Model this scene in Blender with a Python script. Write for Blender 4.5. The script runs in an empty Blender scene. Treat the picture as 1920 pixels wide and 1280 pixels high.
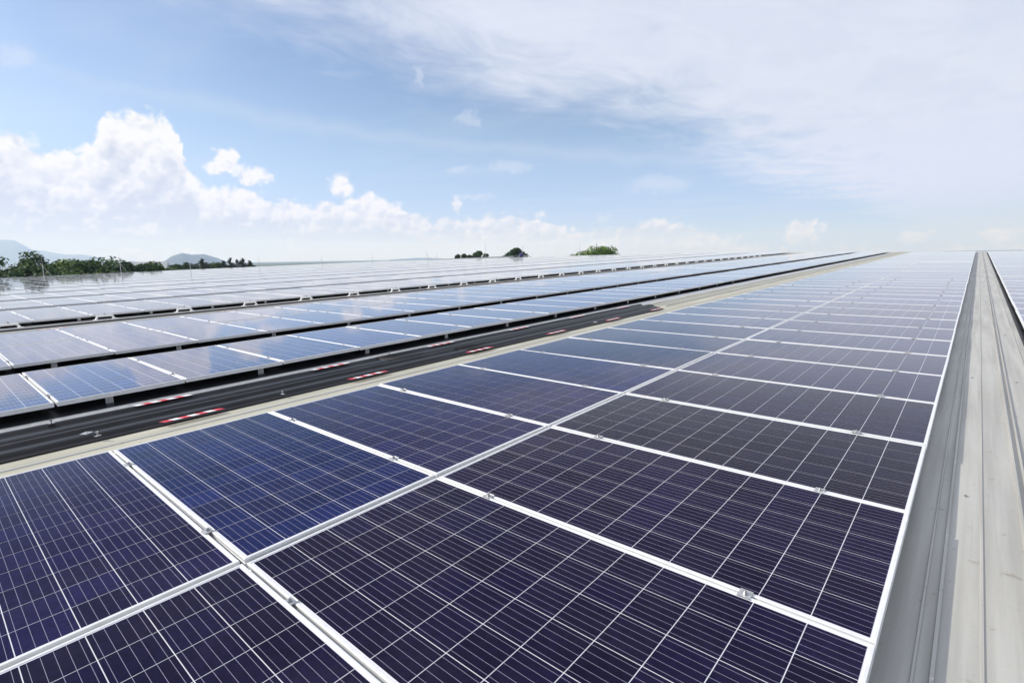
import bpy, bmesh, math, random
from mathutils import Vector, Matrix

random.seed(7)
rad = math.radians
S = bpy.context.scene
COL = S.collection

# ------------------------------------------------------------------ camera
cam_d = bpy.data.cameras.new('camera')
cam = bpy.data.objects.new('camera', cam_d)
COL.objects.link(cam)
S.camera = cam
cam_d.sensor_width = 36.0
cam_d.lens = 18.596
cam_d.clip_start = 0.05
cam_d.clip_end = 60000
CAM = Vector((2.0891, -0.7475, 1.1735))
right = Vector((0.75503, 0.65549, -0.01616)); up = Vector((-0.09063, 0.12873, 0.98753)); fwd = Vector((-0.64940, 0.74415, -0.15660))
m = Matrix.Identity(4)
for i in range(3):
    m[i][0] = right[i]; m[i][1] = up[i]; m[i][2] = -fwd[i]; m[i][3] = CAM[i]
cam.matrix_world = m

# ------------------------------------------------------------------ sun, sky, exposure
SUN_AZ, SUN_EL = rad(-124), rad(29.5)
sun_d = bpy.data.lights.new('sun', 'SUN')
sun_d.energy = 5.0
sun_d.angle = rad(0.53)
sun_d.color = (1.0, 0.955, 0.89)
sun = bpy.data.objects.new('sun', sun_d)
COL.objects.link(sun)
sdir = Vector((math.sin(SUN_AZ) * math.cos(SUN_EL), math.cos(SUN_AZ) * math.cos(SUN_EL), math.sin(SUN_EL)))
sun.rotation_euler = sdir.to_track_quat('Z', 'Y').to_euler()
sun.location = (0, 0, 30)

S.view_settings.view_transform = 'Standard'
S.view_settings.look = 'None'
S.view_settings.gamma = 1.0
S.view_settings.exposure = 0.0
S.view_settings.use_curve_mapping = False
S.render.engine = 'CYCLES'
S.cycles.use_denoising = True
S.cycles.max_bounces = 8
S.cycles.volume_bounces = 2
S.cycles.sample_clamp_indirect = 6.0


class NT:
    """small helper for node trees"""
    def __init__(s, tree): s.t = tree; s.n = tree.nodes; s.l = tree.links
    def node(s, typ, **kw):
        n = s.n.new(typ)
        for k, v in kw.items(): setattr(n, k, v)
        return n
    def put(s, sock, v):
        if v is None: return
        if isinstance(v, bpy.types.NodeSocket): s.l.new(v, sock)
        elif isinstance(v, (tuple, list)) and sock.type == 'RGBA' and len(v) == 3: sock.default_value = (*v, 1)
        else: sock.default_value = v
    def math(s, op, a, b=None, c=None, clamp=False):
        n = s.node('ShaderNodeMath', operation=op, use_clamp=clamp)
        s.put(n.inputs[0], a); s.put(n.inputs[1], b)
        if c is not None: s.put(n.inputs[2], c)
        return n.outputs[0]
    def vec(s, op, a, b=None, c=None, out=0):
        n = s.node('ShaderNodeVectorMath', operation=op)
        s.put(n.inputs[0], a); s.put(n.inputs[1], b)
        if c is not None: s.put(n.inputs[2], c)
        return n.outputs[out]
    def comb(s, x, y, z=0.0):
        n = s.node('ShaderNodeCombineXYZ')
        s.put(n.inputs[0], x); s.put(n.inputs[1], y); s.put(n.inputs[2], z)
        return n.outputs[0]
    def sep(s, v):
        n = s.node('ShaderNodeSeparateXYZ'); s.put(n.inputs[0], v); return n.outputs
    def noise(s, v, scale, detail=5, rough=0.55, out='Fac', dist=0.0, dim='3D'):
        n = s.node('ShaderNodeTexNoise', noise_dimensions=dim)
        s.put(n.inputs['Vector'], v); n.inputs['Scale'].default_value = scale
        n.inputs['Detail'].default_value = detail; n.inputs['Roughness'].default_value = rough
        n.inputs['Distortion'].default_value = dist
        return n.outputs[out]
    def step(s, x, lo, hi, a=0.0, b=1.0):
        n = s.node('ShaderNodeMapRange', interpolation_type='SMOOTHSTEP')
        s.put(n.inputs['Value'], x)
        for nm, v in (('From Min', lo), ('From Max', hi), ('To Min', a), ('To Max', b)): s.put(n.inputs[nm], v)
        return n.outputs['Result']
    def mix(s, f, a, b, blend='MIX'):
        n = s.node('ShaderNodeMix', data_type='RGBA', blend_type=blend)
        s.put(n.inputs[0], f); s.put(n.inputs[6], a); s.put(n.inputs[7], b)
        return n.outputs[2]


# crest of the cumulus bank as (azimuth, elevation) in degrees, azimuth from +Y towards +X
CREST = [(-83.48, 10.31), (-82.63, 9.97), (-81.87, 8.71), (-80.59, 8.77), (-78.85, 9.43), (-77.81, 10.07), (-77.31, 11.35), (-76.64, 12.6), (-75.5, 12.47), (-74.51, 12.39), (-73.03, 12.69), (-72.16, 11.59), (-71.55, 9.68), (-71.26, 8.04), (-70.66, 7.35), (-69.5, 7.08), (-67.77, 6.83), (-66.46, 6.4), (-64.89, 5.91), (-62.99, 6.01), (-60.83, 5.45), (-58.28, 5.8), (-55.66, 6.46), (-53.3, 5.96), (-51.73, 4.9), (-49.85, 4.25), (-47.08, 4.12), (-45.41, 3.89), (-42.58, 4.34), (-39.49, 4.13), (-38.19, 4.54), (-36.96, 3.7), (-35.16, 2.84), (-31.38, 2.53), (-28.93, 2.8), (-27.07, 3.6), (-25.49, 3.76), (-22.89, 3.04), (-20.34, 2.12), (-17.85, 1.02), (-15.45, 0.25), (-13.63, 0.21), (2.66, 0.2)]
# loose puffs as (azimuth, elevation, half width, half height)
PUFFS = [(-66.2,8.0,1.3,.9),(-68.1,9.3,.9,1.0),(-68.6,8.6,1.0,.6),(-58.2,7.3,.95,1.1),(-46.5,5.4,.5,1.0),(-12.8,1.8,1.5,.9),(-4.0,1.2,1.3,.5),(1.5,1.4,1.6,.7),(-83.2,8.7,1.5,1.2)]
WISPS = [(-45.8,9.1,1.6,.55),(-41.1,9.1,2.6,.75),(-25.6,7.0,3.6,1.0),(-45.1,13.8,1.1,1.0),(-81.9,15.5,1.5,1.3),(-31.5,3.9,1.2,.35),(-50.5,17.4,.8,1.0),(-44.5,6.5,2.6,.4)]


def blob_group(name, blobs, k, grow=1.0):
    g = bpy.data.node_groups.new(name, 'ShaderNodeTree')
    g.interface.new_socket('P', in_out='INPUT', socket_type='NodeSocketVector')
    g.interface.new_socket('D', in_out='OUTPUT', socket_type='NodeSocketFloat')
    t = NT(g)
    gi = t.node('NodeGroupInput'); go = t.node('NodeGroupOutput')
    acc = None
    for (a, e, ra, re) in blobs:
        ra *= grow; re *= grow
        v = t.vec('MULTIPLY_ADD', gi.outputs[0], (1 / ra, 1 / re, 0), (-a / ra, -e / re, 0))
        d = t.vec('LENGTH', v, out=1)
        acc = d if acc is None else t.math('SMOOTH_MIN', acc, d, k)
    g.links.new(acc, go.inputs[0])
    return g


def build_world():
    w = bpy.data.worlds.new('World'); S.world = w; w.use_nodes = True
    t = NT(w.node_tree); t.n.clear()
    sky = t.node('ShaderNodeTexSky', sky_type='NISHITA')
    sky.sun_disc = False; sky.sun_elevation = SUN_EL; sky.sun_rotation = SUN_AZ
    sky.air_density = 1.0; sky.dust_density = .6; sky.ozone_density = 1.6; sky.altitude = 30
    d = t.node('ShaderNodeTexCoord').outputs['Generated']
    x, y, z = t.sep(d)
    azim = t.math('MULTIPLY', t.math('ARCTAN2', x, y), 180 / math.pi)
    elev = t.math('MULTIPLY', t.math('ARCSINE', z), 180 / math.pi)
    p = t.comb(azim, elev)
    # ragged edges: the coordinate is pushed about by two noises
    n1 = t.vec('SUBTRACT', t.noise(d, 16, 2, .5, 'Color'), (.5, .5, .5))
    n2 = t.vec('SUBTRACT', t.noise(d, 70, 4, .62, 'Color'), (.5, .5, .5))
    p2 = t.vec('MULTIPLY_ADD', n1, (1.6, .9, 0), p)
    p2 = t.vec('MULTIPLY_ADD', n2, (1.7, 1.3, 0), p2)
    ax, ex, _ = t.sep(p2)
    # crest of the bank: drawn where it is in view, rising and falling with a noise round the rest of the horizon
    fc = t.node('ShaderNodeFloatCurve'); cv = fc.mapping.curves[0]
    A0, A1 = -90.0, 6.0
    PT = [(A0, CREST[0][1])] + CREST + [(A1, CREST[-1][1])]
    cv.points[0].location = ((PT[0][0] - A0) / (A1 - A0), PT[0][1] / 20); cv.points[1].location = (1.0, PT[-1][1] / 20)
    for a_, e_ in PT[1:-1]: cv.points.new((a_ - A0) / (A1 - A0), e_ / 20)
    for q_ in cv.points: q_.handle_type = 'VECTOR'
    fc.mapping.update()
    t.put(fc.inputs['Value'], t.math('DIVIDE', t.math('SUBTRACT', ax, A0), A1 - A0))
    crest = t.math('MULTIPLY', fc.outputs[0], 20)
    aa = t.math('ABSOLUTE', t.math('ADD', azim, 42.0))
    far_crest = t.math('MULTIPLY', t.noise(t.vec('MULTIPLY', d, (1, 1, 0)), 7, 2, .5), 11)
    crest = t.math('ADD', crest, t.math('MULTIPLY', t.step(aa, 44, 52), t.math('SUBTRACT', far_crest, crest)))
    G = blob_group('puff_field', PUFFS, .1)
    gp = t.node('ShaderNodeGroup'); gp.node_tree = G; t.put(gp.inputs[0], p2)
    sd = t.math('MINIMUM', t.math('SUBTRACT', ex, crest), t.math('MULTIPLY_ADD', gp.outputs[0], .9, -.9))
    def billow(v, sc):
        vo = t.node('ShaderNodeTexVoronoi'); vo.feature = 'SMOOTH_F1' if False else 'F1'
        t.put(vo.inputs['Vector'], v); vo.inputs['Scale'].default_value = sc
        return vo.outputs['Distance']
    dw = t.vec('MULTIPLY_ADD', n2, (.02, .02, .02), d)
    toward = tuple(c * .008 for c in (-.55, -.35, .75))
    dl = t.vec('ADD', dw, toward)
    b0, b1 = billow(dw, 38), billow(dl, 38)
    c0, c1 = billow(dw, 90), billow(dl, 90)
    sd = t.math('MULTIPLY_ADD', t.math('SUBTRACT', b0, .45), 1.1, sd)
    sd = t.math('MULTIPLY_ADD', t.math('SUBTRACT', c0, .45), .5, sd)
    dens = t.step(sd, .46, -.42)
    lit = t.math('MULTIPLY_ADD', t.math('SUBTRACT', b1, b0), 1.25, .60)
    lit = t.math('MULTIPLY_ADD', t.math('SUBTRACT', c1, c0), .40, lit)
    lit = t.math('ADD', lit, t.step(sd, -4.5, 0, -.55, .20))
    lit = t.math('ADD', lit, t.math('MULTIPLY', t.math('SUBTRACT', t.noise(d, 13, 4, .6), .5), 1.5))
    lit = t.math('ADD', lit, t.step(elev, 1.5, 8.0, -.12, .18), clamp=True)
    band = t.noise(t.comb(t.math('MULTIPLY', ax, .09), t.math('MULTIPLY', ex, .75)), 1.0, 4, .6)
    band = t.math('MULTIPLY', t.step(band, .44, .62), t.step(elev, 6.5, 3.0, 0, .60))
    lit = t.math('SUBTRACT', lit, band, clamp=True)
    ccol = t.mix(lit, (.62, .665, .77), (.98, .98, .985))
    # high thin sheet, laid out on a plane overhead
    zc = t.math('MAXIMUM', z, .03)
    sx = t.math('DIVIDE', x, zc); sy = t.math('DIVIDE', y, zc)
    sp = t.comb(sx, sy)
    wn = t.noise(t.vec('MULTIPLY', sp, (.55, .33, 0)), 1.0, 5, .6)
    wf = t.noise(t.vec('MULTIPLY', sp, (1.3, .8, 0)), 2.2, 5, .65, dist=.6)
    edge = t.math('ADD', t.math('ADD', sx, 2.05), t.math('MULTIPLY', t.math('SUBTRACT', wn, .5), 3.0))
    edge = t.math('ADD', edge, t.math('MULTIPLY', t.math('SUBTRACT', wf, .5), 1.5))
    sheet = t.math('MULTIPLY', t.step(edge, -.7, .85), t.step(wf, .2, .7, .86, .97))
    sheet = t.math('MULTIPLY', sheet, t.step(elev, 1.5, 6, .35, 1.0))
    scol = t.mix(wf, (.71, .77, .92), (.78, .82, .945))
    # faint veil over the blue part and small wisps
    veil = t.math('MULTIPLY', t.step(t.noise(t.vec('MULTIPLY', sp, (.22, .5, 0)), 1.6, 4, .6), .45, .8), .18)
    GW = blob_group('wisp_field', WISPS, .1)
    pw = t.vec('MULTIPLY_ADD', n1, (4.0, 1.6, 0), p); pw = t.vec('MULTIPLY_ADD', n2, (3.0, 1.6, 0), pw)
    nw = t.node('ShaderNodeGroup'); nw.node_tree = GW; t.put(nw.inputs[0], pw)
    wisp = t.math('MULTIPLY', t.step(nw.outputs[0], 1.2, .3), .33)
    streak = t.math('ABSOLUTE', t.math('ADD', t.math('MULTIPLY_ADD', azim, .098, -6.86), t.math('ADD', elev, t.math('MULTIPLY', t.sep(n1)[1], 2.0))))
    streak = t.math('MULTIPLY', t.step(streak, 1.3, 0, 0, .17), t.step(t.math('ABSOLUTE', t.math('ADD', azim, 50)), 42, 20))
    thin = t.math('MAXIMUM', t.math('MAXIMUM', veil, wisp), streak)
    skyc = t.vec('MULTIPLY', sky.outputs[0], (SKY_GAIN * .96, SKY_GAIN * .96, SKY_GAIN * 1.06))
    c = t.mix(t.step(elev, 17, 0, 0, .75), skyc, (.42, .595, .93))
    c = t.mix(thin, c, (.84, .88, .96))
    c = t.mix(sheet, c, scol)
    c = t.mix(dens, c, ccol)
    c = t.mix(t.step(elev, 2.0, .0, 0, .45), c, (.76, .82, .98))
    low = t.step(elev, 14, 1, 0, 1)
    c = t.mix(low, c, t.vec('MULTIPLY', c, (.97, .975, 1.13)))
    bg = t.node('ShaderNodeBackground'); t.put(bg.inputs[0], c)
    bg.inputs[1].default_value = 0.1
    # colours above are display radiances: the background strength is 0.1, so scale up by 10
    c10 = t.vec('MULTIPLY', c, (10, 10, 10)); t.put(bg.inputs[0], c10)
    out = t.node('ShaderNodeOutputWorld'); t.put(out.inputs[0], bg.outputs[0])
    w.cycles.sampling_method = 'MANUAL'; w.cycles.sample_map_resolution = 512


SKY_GAIN = 0.132
build_world()

# ------------------------------------------------------------------ helpers
ROOF = Matrix.Rotation(rad(1.156), 4, 'X')        # the roof rises gently along +Y to its ridge


def rp(x, y, z=0.0): return ROOF @ Vector((x, y, z))


def link(name, mesh, mat=None, parent=None):
    o = bpy.data.objects.new(name, mesh)
    COL.objects.link(o)
    if mat is not None and len(mesh.materials) == 0: mesh.materials.append(mat)
    if parent is not None: o.parent = parent
    return o


def tag(o, label, cat, group=None):
    o['label'] = label; o['category'] = cat
    if group: o['group'] = group
    return o


def empty(name, loc=(0, 0, 0), rot=(0, 0, 0)):
    o = bpy.data.objects.new(name, None); COL.objects.link(o)
    o.empty_display_size = .1
    o.location = loc; o.rotation_euler = rot
    return o


class MB:
    def __init__(s): s.v = []; s.f = []; s.uv = []; s.mi = []
    def face(s, pts, uv=None, mi=0):
        b = len(s.v); s.v += [tuple(p) for p in pts]; s.f.append(tuple(range(b, b + len(pts))))
        s.uv.append(uv or [(0, 0)] * len(pts)); s.mi.append(mi)
    def box(s, x0, x1, y0, y1, z0, z1, mi=0, M=None):
        c = [Vector((x, y, z)) for z in (z0, z1) for y in (y0, y1) for x in (x0, x1)]
        if M is not None: c = [M @ p for p in c]
        for q in ((0, 2, 3, 1), (4, 5, 7, 6), (0, 1, 5, 4), (2, 6, 7, 3), (0, 4, 6, 2), (1, 3, 7, 5)):
            s.face([c[i] for i in q], mi=mi)
    def tube(s, a, b, r0, r1=None, n=6, mi=0, cap=True):
        a = Vector(a); b = Vector(b); r1 = r0 if r1 is None else r1
        ax = (b - a).normalized(); u = ax.orthogonal().normalized(); w = ax.cross(u)
        A = [a + (u * math.cos(2 * math.pi * i / n) + w * math.sin(2 * math.pi * i / n)) * r0 for i in range(n)]
        B = [b + (u * math.cos(2 * math.pi * i / n) + w * math.sin(2 * math.pi * i / n)) * r1 for i in range(n)]
        for i in range(n):
            j = (i + 1) % n; s.face([A[i], A[j], B[j], B[i]], mi=mi)
        if cap: s.face(A[::-1], mi=mi); s.face(B, mi=mi)
    def mesh(s, name, mats=(), smooth=False, weld=True):
        me = bpy.data.meshes.new(name)
        me.from_pydata(s.v, [], s.f)
        uvl = me.uv_layers.new(name='UVMap')
        flat = []
        for u in s.uv:
            for a in u: flat += a
        uvl.data.foreach_set('uv', flat)
        me.polygons.foreach_set('material_index', s.mi)
        for mt in mats: me.materials.append(mt)
        if weld:
            bm = bmesh.new(); bm.from_mesh(me); bmesh.ops.remove_doubles(bm, verts=bm.verts, dist=1e-5); bm.to_mesh(me); bm.free()
        if smooth: me.polygons.foreach_set('use_smooth', [True] * len(me.polygons))
        me.update()
        return me


# ------------------------------------------------------------------ materials
def mat_new(name):
    mt = bpy.data.materials.new(name); mt.use_nodes = True
    t = NT(mt.node_tree); b = mt.node_tree.nodes['Principled BSDF']
    return mt, t, b


def simple(name, col, rough=.5, metal=0.0, noise=.0, nscale=8.0, bump=0.0, spec=.5):
    mt, t, b = mat_new(name)
    tc = t.node('ShaderNodeTexCoord').outputs['Object']
    b.inputs['Roughness'].default_value = rough; b.inputs['Metallic'].default_value = metal
    b.inputs['Specular IOR Level'].default_value = spec
    if noise > 0:
        n = t.noise(tc, nscale, 6, .6)
        lo = tuple(c * (1 - noise) for c in col); hi = tuple(min(1, c * (1 + noise)) for c in col)
        t.put(b.inputs['Base Color'], t.mix(t.step(n, .3, .7), lo, hi))
        if bump:
            bn = t.node('ShaderNodeBump'); bn.inputs['Strength'].default_value = bump; bn.inputs['Distance'].default_value = .01
            t.put(bn.inputs['Height'], n); t.put(b.inputs['Normal'], bn.outputs[0])
    else:
        b.inputs['Base Color'].default_value = (*col, 1)
    return mt


GLASS_IOR = 1.24
CELL, GX, GY = .1570, .0034, .0031
PL, PW = 1.958, .996                                # panel length (across) and width (along the roof)
PITCH = 1.012
NX, NY = 12, 6
SPANX = NX * CELL + (NX - 1) * GX
SPANY = NY * CELL + (NY - 1) * GY


def line_at(t, u, period, centre, half):
    """1 where u, repeated with the period, lies within half of centre"""
    f = t.math('PINGPONG', t.math('SUBTRACT', u, centre), period / 2)
    return t.math('LESS_THAN', f, half)


def cell_colour(t, pos, tint, rnd):
    v = t.node('ShaderNodeTexVoronoi'); v.feature = 'F1'
    t.put(v.inputs['Vector'], pos); v.inputs['Scale'].default_value = 48
    grain = t.sep(v.outputs['Color'])[0]
    g = t.math('MULTIPLY_ADD', grain, .36, .82)
    g = t.math('MULTIPLY', g, t.math('MULTIPLY_ADD', rnd, .24, .88))
    return t.vec('MULTIPLY', tint, t.comb(g, g, g))


REFLECT = [(0, .006), (.426, .011), (.593, .030), (.674, .070), (.741, .150), (.792, .275), (.861, .47), (.9215, .67), (.965, .86), (1, 1)]


def glass_surface(t, b, pos):
    """anti-reflective solar glass: hardly any mirror image looking down, nearly a mirror at a glancing angle"""
    b.inputs['Specular IOR Level'].default_value = 0.0
    b.inputs['Roughness'].default_value = .6
    lw = t.node('ShaderNodeLayerWeight'); lw.inputs['Blend'].default_value = .5
    cr = t.node('ShaderNodeValToRGB'); e = cr.color_ramp.elements
    while len(e) < len(REFLECT): e.new(.5)
    for i, (p, v) in enumerate(REFLECT):
        e[i].position = p; e[i].color = (v, v, v, 1)
    t.put(cr.inputs[0], lw.outputs['Facing'])
    gl = t.node('ShaderNodeBsdfGlossy'); gl.inputs['Color'].default_value = (1, 1, 1, 1)
    t.put(gl.inputs['Roughness'], t.math('MULTIPLY_ADD', t.noise(pos, 3.0, 3, .5), .05, .02))
    mx = t.node('ShaderNodeMixShader')
    t.put(mx.inputs[0], cr.outputs[0]); t.put(mx.inputs[1], b.outputs[0]); t.put(mx.inputs[2], gl.outputs[0])
    om = [n for n in t.n if n.type == 'OUTPUT_MATERIAL'][0]
    t.put(om.inputs[0], mx.outputs[0])


def make_cell_material():
    mt, t, b = mat_new('solar_cell')
    tc = t.node('ShaderNodeTexCoord')
    oi = t.node('ShaderNodeObjectInfo')
    uv = tc.outputs['UV']; x, y, _ = t.sep(uv)                      # uv in metres, 0..CELL
    pos = t.vec('ADD', tc.outputs['Object'], t.vec('MULTIPLY', oi.outputs['Location'], (1, 1, 1)))
    base = cell_colour(t, pos, oi.outputs['Color'], oi.outputs['Random'])
    gp = t.node('ShaderNodeNewGeometry').outputs['Position']
    dust = t.math('MULTIPLY', t.math('MULTIPLY', t.step(t.noise(gp, 1.7, 5, .65), .35, .8), t.noise(gp, 30, 3, .6)), .03)
    base = t.mix(dust, base, (.40, .38, .34))
    bus = line_at(t, y, CELL / 5, CELL / 10, .00055)
    t.put(b.inputs['Base Color'], t.mix(bus, base, (.31, .30, .40)))
    glass_surface(t, b, pos)
    return mt


def make_laminate_material():
    """cells, gaps and busbars of a panel seen from too far off to pick the cells apart"""
    mt, t, b = mat_new('panel_laminate')
    tc = t.node('ShaderNodeTexCoord')
    oi = t.node('ShaderNodeObjectInfo')
    x, y, _ = t.sep(tc.outputs['UV'])                                 # metres from the first cell's corner
    px, py = CELL + GX, CELL + GY
    gap = t.math('MAXIMUM', line_at(t, x, px, -GX / 2, GX / 2), line_at(t, y, py, -GY / 2, GY / 2))
    for v, span in ((x, SPANX), (y, SPANY)):
        gap = t.math('MAXIMUM', gap, t.math('LESS_THAN', v, 0)); gap = t.math('MAXIMUM', gap, t.math('GREATER_THAN', v, span))
    yc = t.math('MODULO', y, py)
    bus = line_at(t, yc, CELL / 5, CELL / 10, .00055)
    # a random number for each cell
    wn = t.node('ShaderNodeTexWhiteNoise', noise_dimensions='4D')
    t.put(wn.inputs['Vector'], t.comb(t.math('FLOOR', t.math('DIVIDE', x, px)), t.math('FLOOR', t.math('DIVIDE', y, py))))
    t.put(wn.inputs['W'], oi.outputs['Random'])
    g = t.math('MULTIPLY_ADD', wn.outputs['Value'], .4, .8)
    base = t.vec('MULTIPLY', oi.outputs['Color'], t.comb(g, g, g))
    c = t.mix(bus, base, (.31, .30, .40))
    t.put(b.inputs['Base Color'], t.mix(gap, c, (.66, .66, .71)))
    glass_surface(t, b, tc.outputs['Object'])
    return mt


M_CELL = make_cell_material()
M_LAM = make_laminate_material()
M_BACK, t_, b_ = mat_new('white_backsheet')
b_.inputs['Base Color'].default_value = (.66, .66, .71, 1); glass_surface(t_, b_, t_.node('ShaderNodeTexCoord').outputs['Object'])
M_FRAME = simple('anodised_aluminium', (.72, .73, .735), .42, .2, .06, 14)
M_STEEL = simple('galvanised_steel', (.52, .53, .53), .42, .7, .12, 20)
M_BOLT = simple('stainless_bolt', (.42, .42, .43), .35, .9)
M_RAIL = simple('mill_aluminium_rail', (.45, .46, .47), .45, .6, .08, 9)
M_MAT_SHADE = simple('black_sheet_and_shade', (.011, .011, .013), .42, 0, .35, 5, .25, .17)  # black walkway sheets, also used for the painted shade strips under the panels
M_RED = simple('red_tape', (.62, .015, .03), .45, 0, .1, 30)
M_WHITE_TAPE = simple('white_tape', (.78, .78, .78), .45, 0, .08, 30)
M_WORN = simple('worn_tape', (.62, .60, .54), .6, 0, .2, 30)
M_WORN_RED = simple('faded_red_tape', (.50, .22, .20), .6, 0, .3, 30)
M_WHITE = simple('white_painted_steel', (.88, .88, .87), .4, 0, .03, 20)
M_CABLE = simple('black_cable', (.02, .02, .022), .55)
M_BAG = simple('blue_tarpaulin', (.02, .025, .12), .5, 0, .4, 14, .5)


def make_deck_material():
    mt, t, b = mat_new('weathered_roof_sheet')
    tc = t.node('ShaderNodeTexCoord'); p = tc.outputs['Object']
    streak = t.noise(t.vec('MULTIPLY', p, (14, .55, 1)), 1.0, 6, .62)
    blotch = t.noise(p, .9, 6, .65)
    fine = t.noise(p, 55, 4, .7)
    c = t.mix(t.step(streak, .3, .7), (.35, .345, .32), (.47, .465, .435))
    c = t.mix(t.math('MULTIPLY', t.step(blotch, .45, .75), .28), c, (.42, .405, .35))
    c = t.mix(t.math('MULTIPLY', t.step(fine, .58, .75), .22), c, (.25, .24, .20))
    spots = t.noise(p, 9, 3, .8)
    c = t.mix(t.math('MULTIPLY', t.step(spots, .62, .72), .5), c, (.20, .17, .12))
    t.put(b.inputs['Base Color'], c)
    t.put(b.inputs['Roughness'], t.step(blotch, .2, .8, .42, .65))
    b.inputs['Metallic'].default_value = .15
    bn = t.node('ShaderNodeBump'); bn.inputs['Strength'].default_value = .25; bn.inputs['Distance'].default_value = .004
    t.put(bn.inputs['Height'], t.math('ADD', streak, t.math('MULTIPLY', fine, .3))); t.put(b.inputs['Normal'], bn.outputs[0])
    return mt


M_DECK = make_deck_material()
M_WALL = simple('warehouse_wall_sheet', (.55, .56, .56), .5, .1, .08, .4)

# ------------------------------------------------------------------ the roof
H = .115                                           # panel tops above the roof sheet
XL, XR, Y0 = -65.2, 16.0, -5.0


def y_end(x):                                       # the ridge line
    P = ((-66, 46), (-58, 50.5), (-47, 60), (-38, 66.5), (-26, 68), (-16, 63.6), (-7, 58.8), (2, 54.2), (20, 50))
    for (a, ya), (b, yb) in zip(P[:-1], P[1:]):
        if a <= x <= b: return ya + (yb - ya) * (x - a) / (b - a)
    return 52 if x < -66 else 50


mb = MB()
xs = [XL] + [XL + 2 + i * 3 for i in range(26)] + [XR]
for a, b2 in zip(xs[:-1], xs[1:]):
    mb.face([(a, Y0, -H), (b2, Y0, -H), (b2, y_end(b2) + .6, -H), (a, y_end(a) + .6, -H)])
    mb.face([(a, y_end(a) + .6, -H), (b2, y_end(b2) + .6, -H), (b2, y_end(b2) + 30, -H - 1.3), (a, y_end(a) + 30, -H - 1.3)])
deck = link('roof', mb.mesh('roof'), M_DECK); deck.matrix_world = ROOF; deck['kind'] = 'structure'


def rib_mesh(w, h, L, top=.7):
    q = MB(); a = w / 2; c = a * top
    prof = [(-a, 0), (-c, h), (c, h), (a, 0)]
    for (x0, z0), (x1, z1) in zip(prof[:-1], prof[1:]):
        q.face([(x0, 0, z0), (x1, 0, z1), (x1, L, z1), (x0, L, z0)])
    q.face([(x, 0, z) for x, z in prof]); q.face([(x, L, z) for x, z in prof][::-1])
    return q.mesh('rib')


RIBM = {}
def rib(x, w, h, y0=Y0, y1=None):
    y1 = y_end(x) + .5 if y1 is None else y1
    k = (w, h, round(y1 - y0, 1))
    if k not in RIBM: RIBM[k] = rib_mesh(w, h, y1 - y0)
    o = link('rib', RIBM[k], M_DECK, deck); o.location = (x, y0, -H + .0005)


for x, w, h in ((2.055, .010, .006), (2.10, .014, .014), (2.215, .012, .004), (2.355, .014, .016), (2.388, .012, .012), (2.54, .012, .005),
                (-2.30, .05, .012), (-2.48, .04, .008), (-2.86, .03, .02), (-3.06, .03, .014), (-3.24, .03, .02),
                (-11.2, .05, .012), (-11.6, .05, .02), (-12.1, .05, .012), (-12.45, .05, .02), (-12.75, .05, .012)):
    rib(x, w, h, 9.95 if -3.4 < x < -2.6 else Y0)
M_CREAM = M_DECK.copy(); M_CREAM.name = 'cream_roof_sheet'
for n_ in M_CREAM.node_tree.nodes:
    if n_.type == 'MIX' and not n_.inputs[6].is_linked:
        n_.inputs[6].default_value = (.36, .345, .265, 1); n_.inputs[7].default_value = (.50, .485, .385, 1)
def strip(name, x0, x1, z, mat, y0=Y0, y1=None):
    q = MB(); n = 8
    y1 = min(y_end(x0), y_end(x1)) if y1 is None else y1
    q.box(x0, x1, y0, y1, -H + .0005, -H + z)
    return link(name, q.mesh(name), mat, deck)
strip('roof_sheet', -3.40, -2.0, .003, M_CREAM)
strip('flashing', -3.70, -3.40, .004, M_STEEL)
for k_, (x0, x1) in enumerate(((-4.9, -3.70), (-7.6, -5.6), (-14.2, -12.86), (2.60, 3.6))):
    strip('painted_shade_strip', x0, x1, .005, M_MAT_SHADE)  # black strips added on the deck to paint the deep shade under panel edges
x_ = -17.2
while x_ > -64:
    strip('painted_shade_strip', x_ - 1.2, x_ + .3, .005, M_MAT_SHADE); x_ -= 4.72  # same added black strips, painting the shade in the gaps between far rows
# a few screws on the bare strip beside the panels
q = MB(); q.tube((0, 0, 0), (0, 0, .002), .008, n=10); q.tube((0, 0, .002), (0, 0, .007), .0048, n=6)
SCREW_ME = q.mesh('screw', [M_BOLT])
for xj in (2.155, 2.455):
    for yj in (2.66, 5.66, 8.66):
        o = link('screw', SCREW_ME, None, deck); o.location = (xj, yj, -H + .003)
# the ridge capping across the far end
q = MB()
for a, b2 in zip(xs[:-1], xs[1:]):
    ya, yb = y_end(a) + .2, y_end(b2) + .2
    q.face([(a, ya, -H + .006), (b2, yb, -H + .006), (b2, yb + .25, -H + .06), (a, ya + .25, -H + .06)])
    q.face([(a, ya + .25, -H + .06), (b2, yb + .25, -H + .06), (b2, yb + .6, -H + .01), (a, ya + .6, -H + .01)])
o = link('ridge_cap', q.mesh('ridge_cap'), M_DECK, deck)
# gutter edge on the low left side, and the walls that carry the roof
q = MB(); q.box(XL - .18, XL, Y0, 82, -H - .2, -H + .03)
link('edge_flashing', q.mesh('edge_flashing'), M_STEEL, deck)
q = MB(); q.box(XL + .3, XR - .3, Y0 + .3, 78, -10.2, -1.6)
wall = link('warehouse_wall', q.mesh('warehouse_wall'), M_WALL); wall['kind'] = 'structure'

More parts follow.
